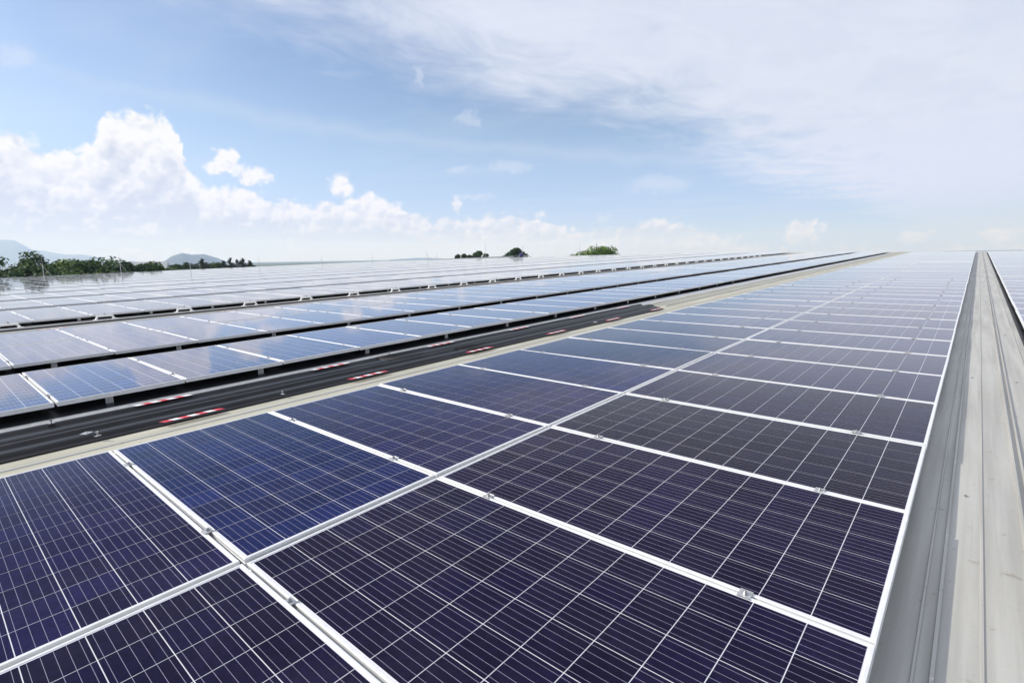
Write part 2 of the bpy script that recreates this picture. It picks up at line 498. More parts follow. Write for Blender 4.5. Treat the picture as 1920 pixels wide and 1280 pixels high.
# ------------------------------------------------------------------ solar panels
LIP, FH = .0115, .040
PROFILE = [(.006, -FH), (0, -FH), (0, -.0225), (.0016, -.0215), (.0016, -.0175), (0, -.0165), (0, -.0012), (.0012, 0), (LIP - .0012, 0), (LIP, -.0012), (LIP, -.006)]
GZ = -.0022                                        # glass level under the frame's lip


def frame_ring(mb, prof, cx=0., cy=0., cz=0., mi=0):
    def ring(i, z):
        x = PL / 2 - i; y = PW / 2 - i
        return [Vector((cx - x, cy - y, cz + z)), Vector((cx + x, cy - y, cz + z)), Vector((cx + x, cy + y, cz + z)), Vector((cx - x, cy + y, cz + z))]
    for (i0, z0), (i1, z1) in zip(prof[:-1], prof[1:]):
        A, B = ring(i0, z0), ring(i1, z1)
        for k in range(4):
            j = (k + 1) % 4; mb.face([A[k], A[j], B[j], B[k]], mi=mi)


def laminate_face(mb, cx=0., cy=0., cz=0., mi=0):
    x, y = PL / 2 - LIP + .001, PW / 2 - LIP + .001
    pts = [(-x, -y), (x, -y), (x, y), (-x, y)]
    mb.face([(cx + a, cy + b, cz + GZ) for a, b in pts], uv=[(a + SPANX / 2, b + SPANY / 2) for a, b in pts], mi=mi)


q = MB(); frame_ring(q, PROFILE); FRAME_ME = q.mesh('frame', [M_FRAME])
q = MB(); laminate_face(q); LAM_ME = q.mesh('laminate', [M_LAM])
q = MB(); laminate_face(q); BACK_ME = q.mesh('backsheet', [M_BACK])
q = MB(); q.box(-CELL / 2, CELL / 2, -CELL / 2, CELL / 2, 0, .0005)
for i, f in enumerate(q.f):
    q.uv[i] = [(q.v[k][0] + CELL / 2, q.v[k][1] + CELL / 2) for k in f]
CELL_ME = q.mesh('cell', [M_CELL])
# mid clamp: a plate over both frames, a web down the gap and a bolt on top
q = MB()
q.box(-.021, .021, -.022, .022, .0005, .0042); q.box(-.021, .021, -.0065, -.004, -.045, .0005); q.box(-.021, .021, .004, .0065, -.045, .0005)
q.box(-.021, .021, -.022, -.019, .0042, .0065); q.box(-.021, .021, .019, .022, .0042, .0065)
CLAMP_ME = q.mesh('mid_clamp', [M_STEEL])
q = MB(); q.tube((0, 0, .004), (0, 0, .0055), .011, n=12); q.tube((0, 0, .0055), (0, 0, .0125), .0072, n=6); q.tube((0, 0, .0125), (0, 0, .0165), .004, n=8)
BOLT_ME = q.mesh('bolt', [M_BOLT])

ORD = ['first', 'second', 'third', 'fourth', 'fifth', 'sixth', 'seventh', 'eighth', 'ninth', 'tenth', 'eleventh', 'twelfth']
def ordinal(n):
    if n < len(ORD): return ORD[n]
    m_ = n + 1
    return '%d%s' % (m_, 'th' if 10 < m_ % 100 < 14 else {1: 'st', 2: 'nd', 3: 'rd'}.get(m_ % 10, 'th'))


#        name of the column, right edge x, from row, label phrase
COLS = [
    ('ridge', 1.966, -2, 'in the column beside the grey roof strip'),
    ('walk', -.012, -2, 'in the column beside the black walkway mats'),
    ('single', -3.83, -1, 'in the single row just beyond the black mats'),
    ('dbl_a', -6.5, -1, 'in the second blue row beyond the mats'),
    ('dbl_b', -8.55, 0, 'in the row just before the white brackets'),
]
x = -13.0; i = 0
while x - 2 * PL - .02 > XL + .3:
    COLS.append(('far%da' % i, x, 0, 'in the %s row behind the white brackets' % ordinal(2 * i)))
    COLS.append(('far%db' % i, x - PL - .02, 0, 'in the %s row behind the white brackets' % ordinal(2 * i + 1)))
    x -= 4.72; i += 1
COLS.append(('right_a', 2.64 + PL, -2, 'to the right of the grey roof strip'))
COLS.append(('right_b', 2.66 + 2 * PL, -2, 'in the far right grid'))

VIEW_F = 991.79
def project(pt):
    d = pt - CAM; zz = d.dot(fwd)
    if zz < .05: return None
    return 960 + VIEW_F * d.dot(right) / zz, 640 - VIEW_F * d.dot(up) / zz


def shown_area(cx, cy):
    """rough size of a panel in the picture (clipped to the frame)"""
    pts = [project(rp(cx + sx * PL / 2, cy + sy * PW / 2)) for sx, sy in ((-1, -1), (1, -1), (1, 1), (-1, 1))]
    if any(p is None for p in pts):
        pts = [project(rp(cx + sx * PL / 2.2, cy + sy * PW / 2.2)) for sx, sy in ((-1, 1), (1, 1), (0, 0), (0, 1), (-1, 0), (1, 0))]
        pts = [p for p in pts if p is not None]
        ok = any(-50 < p[0] < 1970 and p[1] < 1330 for p in pts)
        return 5000 if ok else 0
    a = 0
    P = [(min(1920, max(0, p[0])), min(1280, max(0, p[1]))) for p in pts]
    for k in range(4):
        x0, y0 = P[k]; x1, y1 = P[(k + 1) % 4]; a += x0 * y1 - x1 * y0
    return abs(a) / 2


panels = []
for ci, (nm, xr, k0, ph) in enumerate(COLS):
    k = k0
    while True:
        cx, cy = xr - PL / 2, k * PITCH + .01 + PW / 2
        if cy + PW / 2 > y_end(cx) - .3: break
        panels.append([shown_area(cx, cy), ci, k, cx, cy]); k += 1
panels.sort(key=lambda p: -p[0])
N_THINGS = 296
things = [p for p in panels[:N_THINGS] if p[0] > 0]
rest = panels[len(things):]

rr = random.Random(21)
BLUE, PURPLE, DARK = (.0070, .0140, .070), (.0105, .0088, .046), (.0078, .0060, .027)
first_k = {}
for a, ci, k, cx, cy in things: first_k[ci] = min(k, first_k.get(ci, 999))
CELLS_ON = set((p[1], p[2]) for p in things[:1])
for a, ci, k, cx, cy in things:
    nm = COLS[ci][0]
    if nm in ('ridge', 'walk') and k <= 6: CELLS_ON.add((ci, k))
    if nm == 'ridge' and k <= 8: CELLS_ON.add((ci, k))

R_EULER = ROOF.to_euler()
for a, ci, k, cx, cy in things:
    nm, xr, k0, phrase = COLS[ci]
    tint = rr.choice([PURPLE, PURPLE, DARK, (.0095, .0110, .058)])
    if nm == 'walk' and k == 0: tint = BLUE
    if nm == 'walk' and k in (-1, 1): tint = PURPLE
    if nm == 'ridge' and k < 4: tint = DARK if k != 2 else (.010, .0075, .022)
    if nm in ('single', 'dbl_a', 'dbl_b'): tint = (.012, .032, .135)
    tint = tuple(c * rr.uniform(.9, 1.1) for c in tint)
    root = empty('solar_panel')
    jit = Matrix.Rotation(rad(rr.gauss(0, .15)), 4, 'X') @ Matrix.Rotation(rad(rr.gauss(0, .09)), 4, 'Y')
    root.matrix_world = ROOF @ Matrix.Translation((cx + rr.uniform(-.003, .003), cy + rr.uniform(-.0015, .0015), rr.uniform(-.0025, .0025))) @ Matrix.Rotation(rad(rr.gauss(0, .04)), 4, 'Z') @ jit
    tag(root, 'solar panel %s, %s from the camera' % (phrase, ordinal(k - first_k[ci])), 'solar panel', 'solar panels laid out in rows on the roof')
    fr = link('frame', FRAME_ME, None, root)
    fr.color = (1, 1, 1, 1)
    if (ci, k) in CELLS_ON:
        link('backsheet', BACK_ME, None, root)
        for i in range(NX):
            for j in range(NY):
                c = link('cell', CELL_ME, None, root)
                c.location = (-SPANX / 2 + CELL / 2 + i * (CELL + GX), -SPANY / 2 + CELL / 2 + j * (CELL + GY), GZ + .0002)
                f = rr.uniform(.85, 1.15); b = rr.uniform(.9, 1.15)
                c.color = (tint[0] * f, tint[1] * f, tint[2] * f * b, 1)
    else:
        l = link('laminate', LAM_ME, None, root)
        l.color = (*tint, 1)
    if a > 500:
        for s in (-1, 1):
            c = link('mid_clamp', CLAMP_ME, None, root)
            c.location = (s * .622 + rr.uniform(-.02, .02), -PW / 2 - (PITCH - PW) / 2, 0)
            link('bolt', BOLT_ME, None, c)

# the many panels further off, as one mass
q = MB()
SIMPLE_PROF = [(0, -FH), (0, 0), (LIP, 0), (LIP, -.004)]
for a, ci, k, cx, cy in rest:
    z = rr.uniform(-.003, .003)
    frame_ring(q, SIMPLE_PROF, cx, cy, z, 0)
    laminate_face(q, cx, cy, z, 1)
if q.f:
    o = link('distant_solar_panels', q.mesh('distant_solar_panels', [M_FRAME, M_LAM], weld=False)); o.matrix_world = ROOF
    o['kind'] = 'stuff'; o.color = (.014, .026, .10, 1)
    tag(o, 'far mass of pale reflecting solar panels towards the roof edge', 'solar panels')

# ------------------------------------------------------------------ rails and feet under the panels
q = MB(); q.box(-.02, .02, 0, 1, -.082, -.0415)
RAIL_ME = q.mesh('rail', [M_RAIL])
q = MB(); q.box(-.03, .03, -.03, .03, -H + .001, -H + .006); q.box(.021, .026, -.03, .03, -H + .006, -.045); q.tube((.026, 0, -.06), (.036, 0, -.06), .008, n=6)
FOOT_ME = q.mesh('rail_foot', [M_STEEL])
RL = {'ridge': 'beside the grey roof strip', 'walk': 'beside the black mats', 'single': 'of the single row beyond the mats', 'dbl_a': 'of the second blue row', 'dbl_b': 'of the row before the white brackets', 'far0a': 'behind the white brackets', 'right_a': 'right of the grey roof strip'}
for nm, xr, k0, ph in COLS:
    if nm not in RL: continue
    cx = xr - PL / 2
    for off, wd in ((-.622, 'left-hand'), (.622, 'right-hand')):
        root = empty('mounting_rail'); root.matrix_world = ROOF @ Matrix.Translation((cx + off, 0, 0))
        tag(root, '%s aluminium rail under the solar panels %s' % (wd, RL[nm]), 'rail', 'rails under the panels')
        L = y_end(cx) - .6 - k0 * PITCH
        r_ = link('rail', RAIL_ME, None, root); r_.location = (0, k0 * PITCH, 0); r_.scale = (1, L, 1)
        n = 0
        while n < 14:
            f_ = link('rail_foot', FOOT_ME, None, root); f_.location = (.27 if off > 0 else 0, .39 + 1.4 * n - (1.4 if k0 < 0 else 0), 0); n += 1

# ------------------------------------------------------------------ walkway: black corrugated sheets, hazard tape
def corrugated(x0, x1, y0, y1, waves, amp, ph, z):
    q = MB(); n = int(waves * 10); m_ = 12
    def P(i, j):
        x = x0 + (x1 - x0) * i / n; y = y0 + (y1 - y0) * j / m_
        w = math.cos(2 * math.pi * waves * i / n + ph)
        return (x, y, z + amp * (.5 + .5 * max(-.55, min(.55, w)) / .55) + .0015 * math.sin(j * 2.1 + i * .3))
    for i in range(n):
        for j in range(m_):
            q.face([P(i, j), P(i + 1, j), P(i + 1, j + 1), P(i, j + 1)])
    me = q.mesh('black_sheet', [M_MAT_SHADE], smooth=True)
    return me


def mat_sheet(x0, x1, y0, y1, waves, ph, z, lab):
    o = link('walkway_sheet', corrugated(x0, x1, y0, y1, waves, .028, ph, z)); o.matrix_world = ROOF
    sm = o.modifiers.new('t', 'SOLIDIFY'); sm.thickness = .003; sm.offset = 1
    tag(o, lab, 'walkway sheet', 'black sheets on the walkway')


mat_sheet(-3.42, -3.01, -4.2, 3.1, 1.5, .4, -H + .006, 'black corrugated walkway sheet nearest the raised solar panels, front length')
mat_sheet(-3.03, -2.66, -4.2, 4.05, 1.5, .4, -H + .009, 'black corrugated walkway sheet along the cream roof strip, front length')
mat_sheet(-3.42, -3.01, 3.0, 9.85, 1.5, .4, -H + .009, 'black corrugated walkway sheet nearest the raised solar panels, far length')
mat_sheet(-3.03, -2.66, 3.95, 9.45, 1.5, .4, -H + .012, 'black corrugated walkway sheet along the cream roof strip, far length')


def stripe(w, L, sk):
    q = MB(); c = [(-w / 2, 0), (w / 2, sk), (w / 2, L + sk), (-w / 2, L)]
    b_ = [Vector((x, y, 0)) for x, y in c]; t_2 = [Vector((x, y, .0015)) for x, y in c]
    q.face(b_[::-1]); q.face(t_2)
    for i in range(4):
        j = (i + 1) % 4; q.face([b_[i], b_[j], t_2[j], t_2[i]])
    return q.mesh('stripe')


ST = stripe(.052, .0635, .03)
ST_R = ST.copy(); ST_R.materials.append(M_RED)
ST_W = ST.copy(); ST_W.materials.append(M_WHITE_TAPE)
ST_WR = ST.copy(); ST_WR.materials.append(M_WORN_RED)
ST_WW = ST.copy(); ST_WW.materials.append(M_WORN)
for side, x, z0, wd in (('a', -3.405, -H + .040, 'beside the raised panels'), ('b', -2.655, -H + .040, 'on the cream roof strip')):
    for n in range(14):
        y = .45 + 1.68 * n
        worn = n >= 6
        zz = z0 if y < 9.5 else -H + .006
        if side == 'b' and y > 9.3: zz = -H + .0045
        root = empty('hazard_tape'); root.matrix_world = ROOF @ Matrix.Translation((x, y, zz))
        pos = '%s tape from the camera %s' % (ordinal(n), wd)
        tag(root, ('faded striped floor tape, ' if worn else 'red and white striped floor tape, ') + pos, 'hazard tape', 'hazard tapes along the walkway')
        for i in range(7):
            s = link('stripe', (ST_WW if i % 2 == 0 else ST_WR) if worn else (ST_W if i % 2 == (0 if side == 'a' else 1) else ST_R), None, root)
            s.location = (rr.uniform(-.002, .002), i * .064, 0)
# small sheet clips and loose bits on the walkway
q = MB(); q.box(-.02, .02, -.012, .012, 0, .004); q.box(-.004, .004, -.004, .004, .004, .03); q.box(-.022, -.006, -.003, .003, .022, .03, M=Matrix.Rotation(.5, 4, 'Y')); q.box(.006, .022, -.003, .003, .02, .03, M=Matrix.Rotation(-.5, 4, 'Y'))
CLIP = q.mesh('clip', [M_BOLT])
q = MB(); q.box(-.028, .028, -.03, .03, 0, .006); q.tube((0, 0, .006), (0, 0, .014), .009, n=6)
WASHER = q.mesh('washer', [M_STEEL])
for x, y, me, lab in ((-3.38, -.1, CLIP, 'small winged clip on the black sheet near the left edge'), (-2.82, .02, WASHER, 'square washer screwed to the front of the black sheet'),
                      (-2.68, .06, CLIP, 'small clip at the edge of the black sheet by the cream strip'), (-2.67, 1.45, CLIP, 'winged clip on the cream strip edge between first and second tape'),
                      (-3.42, 3.2, CLIP, 'winged clip between second and third tape by the raised panels'), (-2.70, 6.9, WASHER, 'square washer at the cream strip edge before the sheet ends')):
    o = link('sheet_clip', me); o.matrix_world = ROOF @ Matrix.Translation((x, y, -H + .040)) @ Matrix.Rotation(rr.random() * 3, 4, 'Z')
    tag(o, lab, 'clip', 'clips on the walkway')

# ------------------------------------------------------------------ white brackets along the second walkway, with a cable
q = MB()
q.tube((0, -.155, .08), (0, .155, .08), .027, n=10)
BR_TOP = q.mesh('cross_bar', [M_WHITE])
q = MB()
q.tube((0, 0, 0), (0, .045, .075), .022, n=8); q.box(-.05, .05, -.045, .045, -.003, .006)
BR_LEG = q.mesh('leg', [M_WHITE])
q = MB(); q.tube((0, 0, .094), (0, 0, .15), .011, n=6); q.tube((0, 0, .105), (0, 0, .125), .022, n=6)
BR_BOLT = q.mesh('bolt', [M_STEEL])
q = MB(); q.box(-.04, .05, -.12, .12, 0, .03)
BR_BASE = q.mesh('base_block', [M_STEEL])
XB = -12.62
for n in range(32):
    root = empty('support_bracket'); root.matrix_world = ROOF @ Matrix.Translation((XB + rr.uniform(-.01, .01), .58 + 1.60 * n, -H + .021))
    tag(root, 'white steel bracket on the second walkway, %s from the camera' % ordinal(n), 'bracket', 'white brackets along the second walkway')
    link('cross_bar', BR_TOP, None, root); link('bolt', BR_BOLT, None, root)
    for s in (-1, 1):
        l = link('leg', BR_LEG, None, root); l.location = (0, s * .175, 0)
        if s > 0: l.rotation_euler = (0, 0, math.pi)
    if n < 4:
        b2 = link('base_block', BR_BASE, None, root); b2.location = (.12, -.06, -.018)
q = MB(); L = 0
pts = [(-11.95 + .02 * math.sin(y * .9), y, -H + .035) for y in [i * .8 - 2 for i in range(60)]]
for a, b2 in zip(pts[:-1], pts[1:]): q.tube(a, b2, .016, n=6, cap=False)
o = link('cable', q.mesh('cable', [M_CABLE], smooth=True)); o.matrix_world = ROOF
tag(o, 'long black cable lying along the second walkway before the white brackets', 'cable')
for n in range(8):
    y = .9 + 3.36 * n
    root = empty('hazard_tape'); root.matrix_world = ROOF @ Matrix.Translation((-11.82, y, -H + .003))
    tag(root, 'small striped tape beside the long black cable, %s from the camera' % ordinal(n), 'hazard tape', 'hazard tapes along the cable')
    for i in range(7):
        s = link('stripe', ST_W if i % 2 else ST_R, None, root); s.location = (0, i * .064, 0)

# ------------------------------------------------------------------ lightning rods on the low roof edge
def rod(x, y, h, lean, brace, lab, group='lightning rods along the roof edge', r=.028):
    root = empty('lightning_rod'); root.location = rp(x, y, -H); root.rotation_euler = (lean[0], lean[1], 0)
    tag(root, lab, 'lightning rod', group)
    q = MB(); q.tube((0, 0, 0), (0, 0, h * .62), r, r * .8, 8); q.tube((0, 0, h * .62), (0, 0, h), r * .55, r * .25, 6)
    link('rod', q.mesh('rod', [M_STEEL]), None, root)
    q = MB(); q.box(-.12, .12, -.12, .12, -.004, .02); link('base_plate', q.mesh('base_plate', [M_STEEL]), None, root)
    if brace:
        q = MB(); q.tube((0, .6, .02), (0, .03, h * .5), r * .55, n=6); link('brace', q.mesh('brace', [M_STEEL]), None, root)


EX = -64.7
rod(EX, 8.3, 2.0, (0, .03), True, 'braced lightning rod in front of the left trees, leftmost')
rod(EX, 14.4, 2.0, (.01, .04), True, 'braced lightning rod with pale top, second from the left')
rod(EX, 20.9, 2.2, (0, 0), False, 'thin lightning rod in front of the blue hill')
rod(EX, 28.6, 1.5, (0, 0), False, 'short lightning rod right of the last wispy trees')
rod(EX, 37.0, 1.3, (0, .0), False, 'pale lightning rod against the white clouds, left of two')
rod(EX, 45.0, 1.3, (0, 0), False, 'pale lightning rod against the white clouds, right of two')
rod(EX, 55.4, 1.9, (0, -.10), True, 'leaning lightning rod left of the round dark trees')
rod(EX, 57.4, 1.2, (0, 0), False, 'short dark rod just left of the round dark trees')
rod(-58.0, 62.0, 3.2, (0, 0), False, 'tall thin mast among the round dark trees')
rod(-43.5, 67.5, 2.4, (0, 0), False, 'tall thin mast before the bright green bush')

# blue bundle left lying on the far panels
def lump(name, mat, sx, sy, sz, seed, sub=3):
    bm = bmesh.new(); bmesh.ops.create_icosphere(bm, subdivisions=sub, radius=1)
    rs = random.Random(seed); off = Vector((rs.random() * 9, rs.random() * 9, rs.random() * 9))
    from mathutils import noise as mn
    for v in bm.verts:
        k = 1 + .35 * mn.noise(v.co * 1.7 + off) + .15 * mn.noise(v.co * 4 + off)
        v.co = Vector((v.co.x * sx * k, v.co.y * sy * k, max(0, (v.co.z * .5 + .42) * sz * k)))
    me = bpy.data.meshes.new(name); bm.to_mesh(me); bm.free(); me.materials.append(mat)
    me.polygons.foreach_set('use_smooth', [True] * len(me.polygons))
    return me


root = empty('tarpaulin_bundle'); root.matrix_world = ROOF @ Matrix.Translation((-51.0, 62.6, .0))
tag(root, 'dark blue bundle with a pole left on the far panels', 'bundle')
link('bundle', lump('bundle', M_BAG, .34, .34, .6, 4), None, root)
o = link('flat_sack', lump('flat_sack', M_CABLE, .45, .45, .16, 9), None, root); o.location = (-.75, -.5, 0)
q = MB(); q.tube((.05, .1, .1), (.25, .2, 1.7), .03, n=6); link('pole', q.mesh('pole', [M_STEEL]), None, root)


# ------------------------------------------------------------------ the land beyond the roof
GROUND_Z = -10.5
M_GROUND = simple('dry_green_ground', (.075, .095, .045), .9, 0, .4, .02)
q = MB(); R_ = 13400
for i in range(48):
    a0, a1 = 2 * math.pi * i / 48, 2 * math.pi * (i + 1) / 48
    q.face([(0, 0, GROUND_Z), (R_ * math.cos(a0), R_ * math.sin(a0), GROUND_Z), (R_ * math.cos(a1), R_ * math.sin(a1), GROUND_Z)])
o = link('ground', q.mesh('ground'), M_GROUND); o['kind'] = 'structure'


def leaf_material(name, col, var):
    mt, t, b = mat_new(name)
    oi = t.node('ShaderNodeObjectInfo')
    geo = t.node('ShaderNodeNewGeometry')
    r_ = geo.outputs['Random Per Island']
    lo = tuple(c * (1 - var) for c in col); hi = tuple(c * (1 + var) for c in col)
    t.put(b.inputs['Base Color'], t.mix(r_, lo, hi))
    b.inputs['Roughness'].default_value = .7; b.inputs['Specular IOR Level'].default_value = .12
    return mt


LEAF = {'dark': leaf_material('dark_leaves', (.040, .070, .022), .45), 'mid': leaf_material('mid_leaves', (.070, .115, .030), .45),
        'bright': leaf_material('bright_leaves', (.120, .190, .030), .4), 'needle': leaf_material('needle_leaves', (.055, .075, .045), .4)}
M_BARK = simple('bark', (.10, .075, .055), .9, 0, .3, 3)


def polar(az, dist, z=0.0):
    return Vector((CAM.x + math.sin(rad(az)) * dist, CAM.y + math.cos(rad(az)) * dist, z))


def leaf_quads(mb, c, r, n, rs, size, flat=.75):
    for _ in range(n):
        while True:
            v = Vector((rs.uniform(-1, 1), rs.uniform(-1, 1), rs.uniform(-1, 1)))
            if .3 < v.length < 1: break
        p = c + Vector((v.x * r, v.y * r, v.z * r * flat))
        nrm = (v.normalized() + Vector((rs.gauss(0, .5), rs.gauss(0, .5), rs.gauss(0, .5) + .3))).normalized()
        u = nrm.orthogonal().normalized(); w = nrm.cross(u)
        a = rs.random() * 6.28; u, w = u * math.cos(a) + w * math.sin(a), w * math.cos(a) - u * math.sin(a)
        s = size * rs.uniform(.6, 1.3)
        mb.face([p - u * s, p + w * s * .55, p + u * s, p - w * s * .55])


def tree(az, dist, top_el, w, kind, shape, seed, lab, group, name=None):
    """a tree whose crown reaches the given elevation as seen from the roof"""
    rs = random.Random(seed)
    base = polar(az, dist, GROUND_Z)
    top = CAM.z + math.tan(rad(top_el)) * dist
    h = top - GROUND_Z
    root = empty(name or {'round': 'broadleaf_tree', 'loose': 'slender_tree', 'needle': 'casuarina_tree', 'dome': 'round_tree', 'tier': 'tiered_tree'}[shape], base)
    tag(root, lab, 'tree', group)
    tr = MB(); tr.tube((0, 0, 0), (rs.gauss(0, .2), rs.gauss(0, .2), h * .55), .28, .16, 8)
    cr = MB()
    if shape in ('round', 'loose', 'dome'):
        n = {'round': 24, 'loose': 13, 'dome': 24}[shape]
        for i in range(n):
            a = rs.random() * 6.28
            f = rs.random()
            if shape == 'dome':
                rr_ = w * math.sqrt(rs.random()); z = h - .5 - (rr_ / w) ** 2 * h * .28 - rs.random() * .8; r = w * .30
            elif shape == 'round':
                z = h * (.48 + .44 * f); rr_ = w * (1 - .75 * max(0, f - .25)) * math.sqrt(rs.random()); r = w * rs.uniform(.20, .36)
            else:
                z = h * (.45 + .50 * f); rr_ = w * (1 - .6 * f) * math.sqrt(rs.random()); r = w * rs.uniform(.22, .36)
            c = Vector((math.cos(a) * rr_, math.sin(a) * rr_, min(z, h - r * .6)))
            tr.tube((0, 0, h * rs.uniform(.3, .5)), c, .09, .03, 5)
            leaf_quads(cr, c, r, {'round': 260, 'loose': 190, 'dome': 330}[shape], rs, .27 if shape != 'loose' else .22)
    elif shape == 'needle':
        tr.tube((0, 0, h * .5), (0, 0, h * .97), .15, .03, 6)
        for i in range(60):
            f = (i / 59) ** .6; z = h * (.3 + .69 * f); L = min(w * 1.6, .12 + (h - z) * .75) * rs.uniform(.25, 1.1); a = rs.random() * 6.28
            e = Vector((math.cos(a) * L, math.sin(a) * L, z + L * rs.uniform(.2, .7)))
            tr.tube((0, 0, z), e, .04, .012, 4)
            for j in range(34):
                p = Vector((0, 0, z)).lerp(e, rs.uniform(.25, 1.0)); u = Vector((rs.gauss(0, .16), rs.gauss(0, .16), rs.uniform(-.15, .45)))
                s = Vector((rs.gauss(0, 1), rs.gauss(0, 1), 0)).normalized() * .06
                cr.face([p - s, p + s, p + u + s * .3, p + u - s * .3])
    else:                                             # tiers of drooping branches
        tr.tube((0, 0, h * .5), (0, 0, h), .16, .03, 6)
        for i in range(12):
            f = i / 11; z = h * (.6 + .39 * f); R = min(w, .35 + (h - z) * 1.25)
            for j in range(9):
                a = j * 6.28 / 9 + rs.random()
                e = Vector((math.cos(a) * R, math.sin(a) * R, z + R * .15)); tr.tube((0, 0, z), e, .05, .02, 4)
                for m2 in range(3): leaf_quads(cr, Vector((0, 0, z)).lerp(e, .5 + .22 * m2), .45, 14, rs, .26, .6)
    link('trunk', tr.mesh('trunk', [M_BARK], weld=False), None, root)
    link('crown', cr.mesh('crown', [LEAF[kind]], weld=False), None, root)


LT = 'trees beyond the left roof edge'
T = [(-86.5,96,1.05,6.8,'mid','round','broad green tree cut by the left edge of the picture'),
     (-84.9,92,1.05,4.1,'mid','loose','tall loose tree at the far left, in front of the high hill'),
     (-83.5,95,1.10,3.5,'mid','loose','tall thin-crowned tree, second tall crown from the left'),
     (-82.6,100,.72,3.2,'dark','loose','dark slender tree just right of the two tallest crowns'),
     (-81.6,90,.42,4.9,'mid','round','low bushy tree under the dip of the high hill'),
     (-80.7,98,.45,4.1,'bright','round','yellow-green round tree left of the airy dark crown'),
     (-79.9,104,.56,3.8,'dark','loose','airy dark tree near the middle of the left tree belt'),
     (-78.8,97,.50,5.7,'mid','round','widest full green tree of the left belt'),
     (-77.6,103,.30,4.9,'dark','round','dark rounded tree behind the second lightning rod'),
     (-76.6,95,.26,3.5,'dark','round','small dark tree just right of the second lightning rod'),
     (-75.8,108,-.12,4.6,'bright','round','low yellow-green tree before the pale house'),
     (-74.4,100,.24,4.1,'mid','round','single full round tree left of the blue hill'),
     (-83.9,84,-.15,5.9,'dark','round','low dark shrubby tree at the foot of the left belt'),
     (-79.4,82,-.35,6.2,'mid','round','low green shrubby tree at the foot of the belt middle'),
     (-77.4,84,-.40,5.7,'dark','round','low dark shrubby tree left of the pale house'),
     (-73.6,140,.04,4.2,'mid','round','low leafy tree just right of the single round tree'),
     (-71.5,146,.0,3.6,'mid','round','low leafy tree just left of the spiky casuarina'),
     (-69.7,142,.06,4.0,'mid','loose','low airy tree between the spiky casuarina and the wispy group'),
     (-68.3,140,.02,4.4,'needle','round','low dark foliage at the foot of the wispy casuarina group'),
     (-67.2,142,-.10,3.0,'needle','round','low foliage under the right end of the wispy group'),
     (-73.0,150,.0,5.1,'dark','round','low dark far tree left under the blue hill'),
     (-71.9,155,-.10,5.4,'needle','round','low grey-green far tree in the middle under the blue hill'),
     (-71.0,130,.26,1.5,'needle','needle','spiky casuarina standing before the blue hill'),
     (-70.2,150,-.02,4.9,'needle','round','low grey-green far tree right of the spiky casuarina'),
     (-69.3,130,.02,1.4,'needle','needle','short casuarina at the right foot of the blue hill'),
     (-68.75,128,.30,1.4,'needle','needle','tallest casuarina of the right-hand wispy group'),
     (-68.15,132,.12,1.6,'needle','needle','casuarina second from right in the wispy group'),
     (-67.65,126,.24,1.3,'needle','needle','thin casuarina at the right of the wispy group'),
     (-67.1,130,.02,1.3,'needle','needle','last low casuarina at the right end of the wispy group')]
for i, (a, d, e, w, k, s, lab) in enumerate(T): tree(a, d, e, w, k, s, 100 + i, lab, LT)
RT = 'trees beyond the far roof corner'
T = [(-46.85,125,.72,1.7,'dark','round','leftmost small round tree of the dark cluster'),
     (-45.85,128,.80,2.3,'dark','round','second round tree of the dark cluster'),
     (-44.95,125,1.0,2.7,'dark','round','tallest round tree of the dark cluster'),
     (-44.0,130,.66,2.0,'dark','loose','loose tree at the right end of the dark cluster'),
     (-42.6,135,.58,1.4,'dark','round','left one of two small dark round trees'),
     (-41.95,135,.64,1.5,'dark','round','right one of two small dark round trees'),
     (-40.5,120,.90,4.6,'dark','tier','dark tiered tree left of the blue bundle'),
     (-31.9,140,.95,7.2,'bright','dome','bright green domed tree behind the far panels')]
for i, (a, d, e, w, k, s, lab) in enumerate(T): tree(a, d, e, w, k, s, 200 + i, lab, RT)
# thin aerial rising out of the domed tree
b_ = polar(-32.0, 146, GROUND_Z)
root = empty('aerial_mast', b_); tag(root, 'thin grey aerial mast rising above the bright domed tree', 'mast')
q = MB(); hh = CAM.z + math.tan(rad(1.42)) * 146 - GROUND_Z
q.tube((0, 0, 0), (0, 0, hh), .10, .05, 6); link('mast', q.mesh('mast', [M_STEEL]), None, root)
q = MB(); q.box(-.12, .12, -.12, .12, hh - 1.4, hh - .4); link('aerial', q.mesh('aerial', [M_STEEL]), None, root)

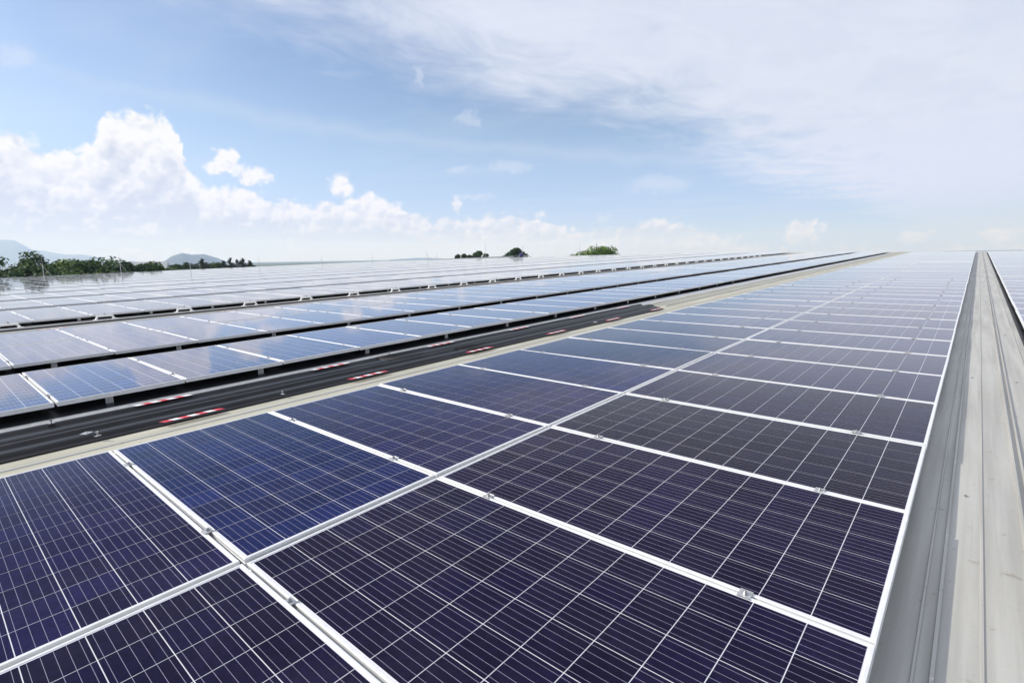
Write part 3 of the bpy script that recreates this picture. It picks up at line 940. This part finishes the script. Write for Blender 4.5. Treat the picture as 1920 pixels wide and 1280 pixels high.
# houses seen between the trees
M_HW = simple('house_plaster', (.66, .64, .60), .8, 0, .08, 1)
M_HR = simple('pale_red_roof', (.34, .25, .23), .8, 0, .2, 2)
M_HG = simple('grey_roof', (.40, .41, .42), .7, 0, .15, 2)
M_HWIN = simple('dark_window', (.03, .035, .045), .1)
def house(az, d, w, dp, eave_el, roofm, lab):
    root = empty('house', polar(az, d, GROUND_Z), (0, 0, rad(-az + rr.uniform(-25, 25))))
    tag(root, lab, 'house', 'houses between the far trees')
    h = CAM.z + math.tan(rad(eave_el)) * d - GROUND_Z
    q = MB(); q.box(-w / 2, w / 2, -dp / 2, dp / 2, 0, h); link('wall', q.mesh('wall', [M_HW]), None, root)
    q = MB(); a = w / 2 + .4; b2 = dp / 2 + .4; rh = dp * .28
    q.face([(-a, -b2, h + .01), (a, -b2, h + .01), (a, 0, h + rh), (-a, 0, h + rh)]); q.face([(a, b2, h + .01), (-a, b2, h + .01), (-a, 0, h + rh), (a, 0, h + rh)])
    q.face([(-a, b2, h + .01), (-a, -b2, h + .01), (-a, 0, h + rh)]); q.face([(a, -b2, h + .01), (a, b2, h + .01), (a, 0, h + rh)]); q.face([(-a, -b2, h), (-a, b2, h), (a, b2, h), (a, -b2, h)])
    link('roof', q.mesh('roof', [roofm]), None, root)
    n = max(2, int(w / 3))
    for i in range(n):
        for zf in ((.55,) if h < 5 else (.3, .72)):
            q = MB(); xc = -w / 2 + w * (i + .5) / n; q.box(xc - .5, xc + .5, -dp / 2 - .05, -dp / 2 + .02, h * zf - .5, h * zf + .6)
            link('window', q.mesh('window', [M_HWIN]), None, root)
house(-75.1, 160, 7, 7, -.55, M_HG, 'pale house between the low yellow-green and the single round tree')
house(-72.3, 300, 11, 7, -.95, M_HR, 'long house with pale red roof under the blue hill')
house(-70.5, 310, 9, 7, -.88, M_HR, 'smaller red-roofed house behind the spiky casuarina')
house(-69.6, 300, 9, 7, -.90, M_HG, 'grey-roofed house at the right foot of the blue hill')

# far hills
from mathutils import noise as mn
M_HILL = simple('forested_hill', (.035, .048, .040), .95, 0, .3, .004)
def hill(name, prof, d0, depth, seed):
    """a ridge of hills: profile of (azimuth, crest elevation) at distance d0, with slopes in front and behind"""
    q = MB(); pts = []
    n = 90
    def crest(a):
        for (a0, e0), (a1, e1) in zip(prof[:-1], prof[1:]):
            if a0 <= a <= a1: return e0 + (e1 - e0) * (a - a0) / (a1 - a0)
        return -1
    rows = []
    a_min, a_max = prof[0][0], prof[-1][0]
    for j in range(13):
        v = j / 12
        row = []
        for i in range(n + 1):
            a = a_min + (a_max - a_min) * i / n
            hgt = math.tan(rad(crest(a))) * d0 + CAM.z - GROUND_Z
            f = math.sin(min(1, v / .6) * math.pi / 2) ** 1.3 if v < .6 else math.cos((v - .6) / .4 * math.pi / 2)
            nz = mn.fractal(Vector((a * .8, v * 6, seed)), 1.0, 2.0, 5) * hgt * .10 * (f if v < .55 else f * .3)
            row.append(polar(a, d0 + (v - .6) * depth, GROUND_Z - 2 + max(0, hgt * f + nz)))
        rows.append(row)
    for j in range(12):
        for i in range(n):
            q.face([rows[j][i], rows[j][i + 1], rows[j + 1][i + 1], rows[j + 1][i]])
    o = link(name, q.mesh(name, [M_HILL], smooth=True)); o['kind'] = 'structure'
hill('hills', [(-112, .4), (-104, 1.2), (-96, 1.7), (-90, 1.9), (-86.5, 1.85), (-84.3, 1.98), (-83.6, 1.90), (-82.7, 1.18), (-81.8, 1.05), (-80.6, .80), (-79.8, .86), (-78.6, .60), (-77.6, .18), (-76, .0), (-74, -.3)], 11500, 3500, 1.3)
hill('hills_near', [(-78.5, -.45), (-77.4, .08), (-76.4, .26), (-75.4, .05), (-74.6, -.05), (-74.0, .18), (-73.4, .62), (-72.5, .92), (-71.8, .74), (-70.8, .78), (-69.8, .42), (-69.0, .05), (-68.0, -.4)], 5200, 1800, 5.1)
hill('hills_low', [(-56, -.3), (-53.5, .02), (-51, .14), (-49.5, .10), (-47.5, -.05), (-45, -.3)], 9000, 2000, 8.8)

# ------------------------------------------------------------------ the air
M_HAZE = bpy.data.materials.new('haze'); M_HAZE.use_nodes = True
t = NT(M_HAZE.node_tree); t.n.clear()
pv = t.node('ShaderNodeVolumePrincipled'); pv.inputs['Color'].default_value = (.46, .64, 1, 1); pv.inputs['Absorption Color'].default_value = (1, 1, 1, 1); pv.inputs['Density'].default_value = 1.6e-4; pv.inputs['Anisotropy'].default_value = .15
om = t.node('ShaderNodeOutputMaterial'); t.put(om.inputs['Volume'], pv.outputs[0])
q = MB(); q.box(-13600, 13600, -13600, 13600, GROUND_Z - 4, 470)
o = link('haze', q.mesh('haze', [M_HAZE])); o['kind'] = 'stuff'; o['label'] = 'pale haze in the air over the land'; o['category'] = 'haze'
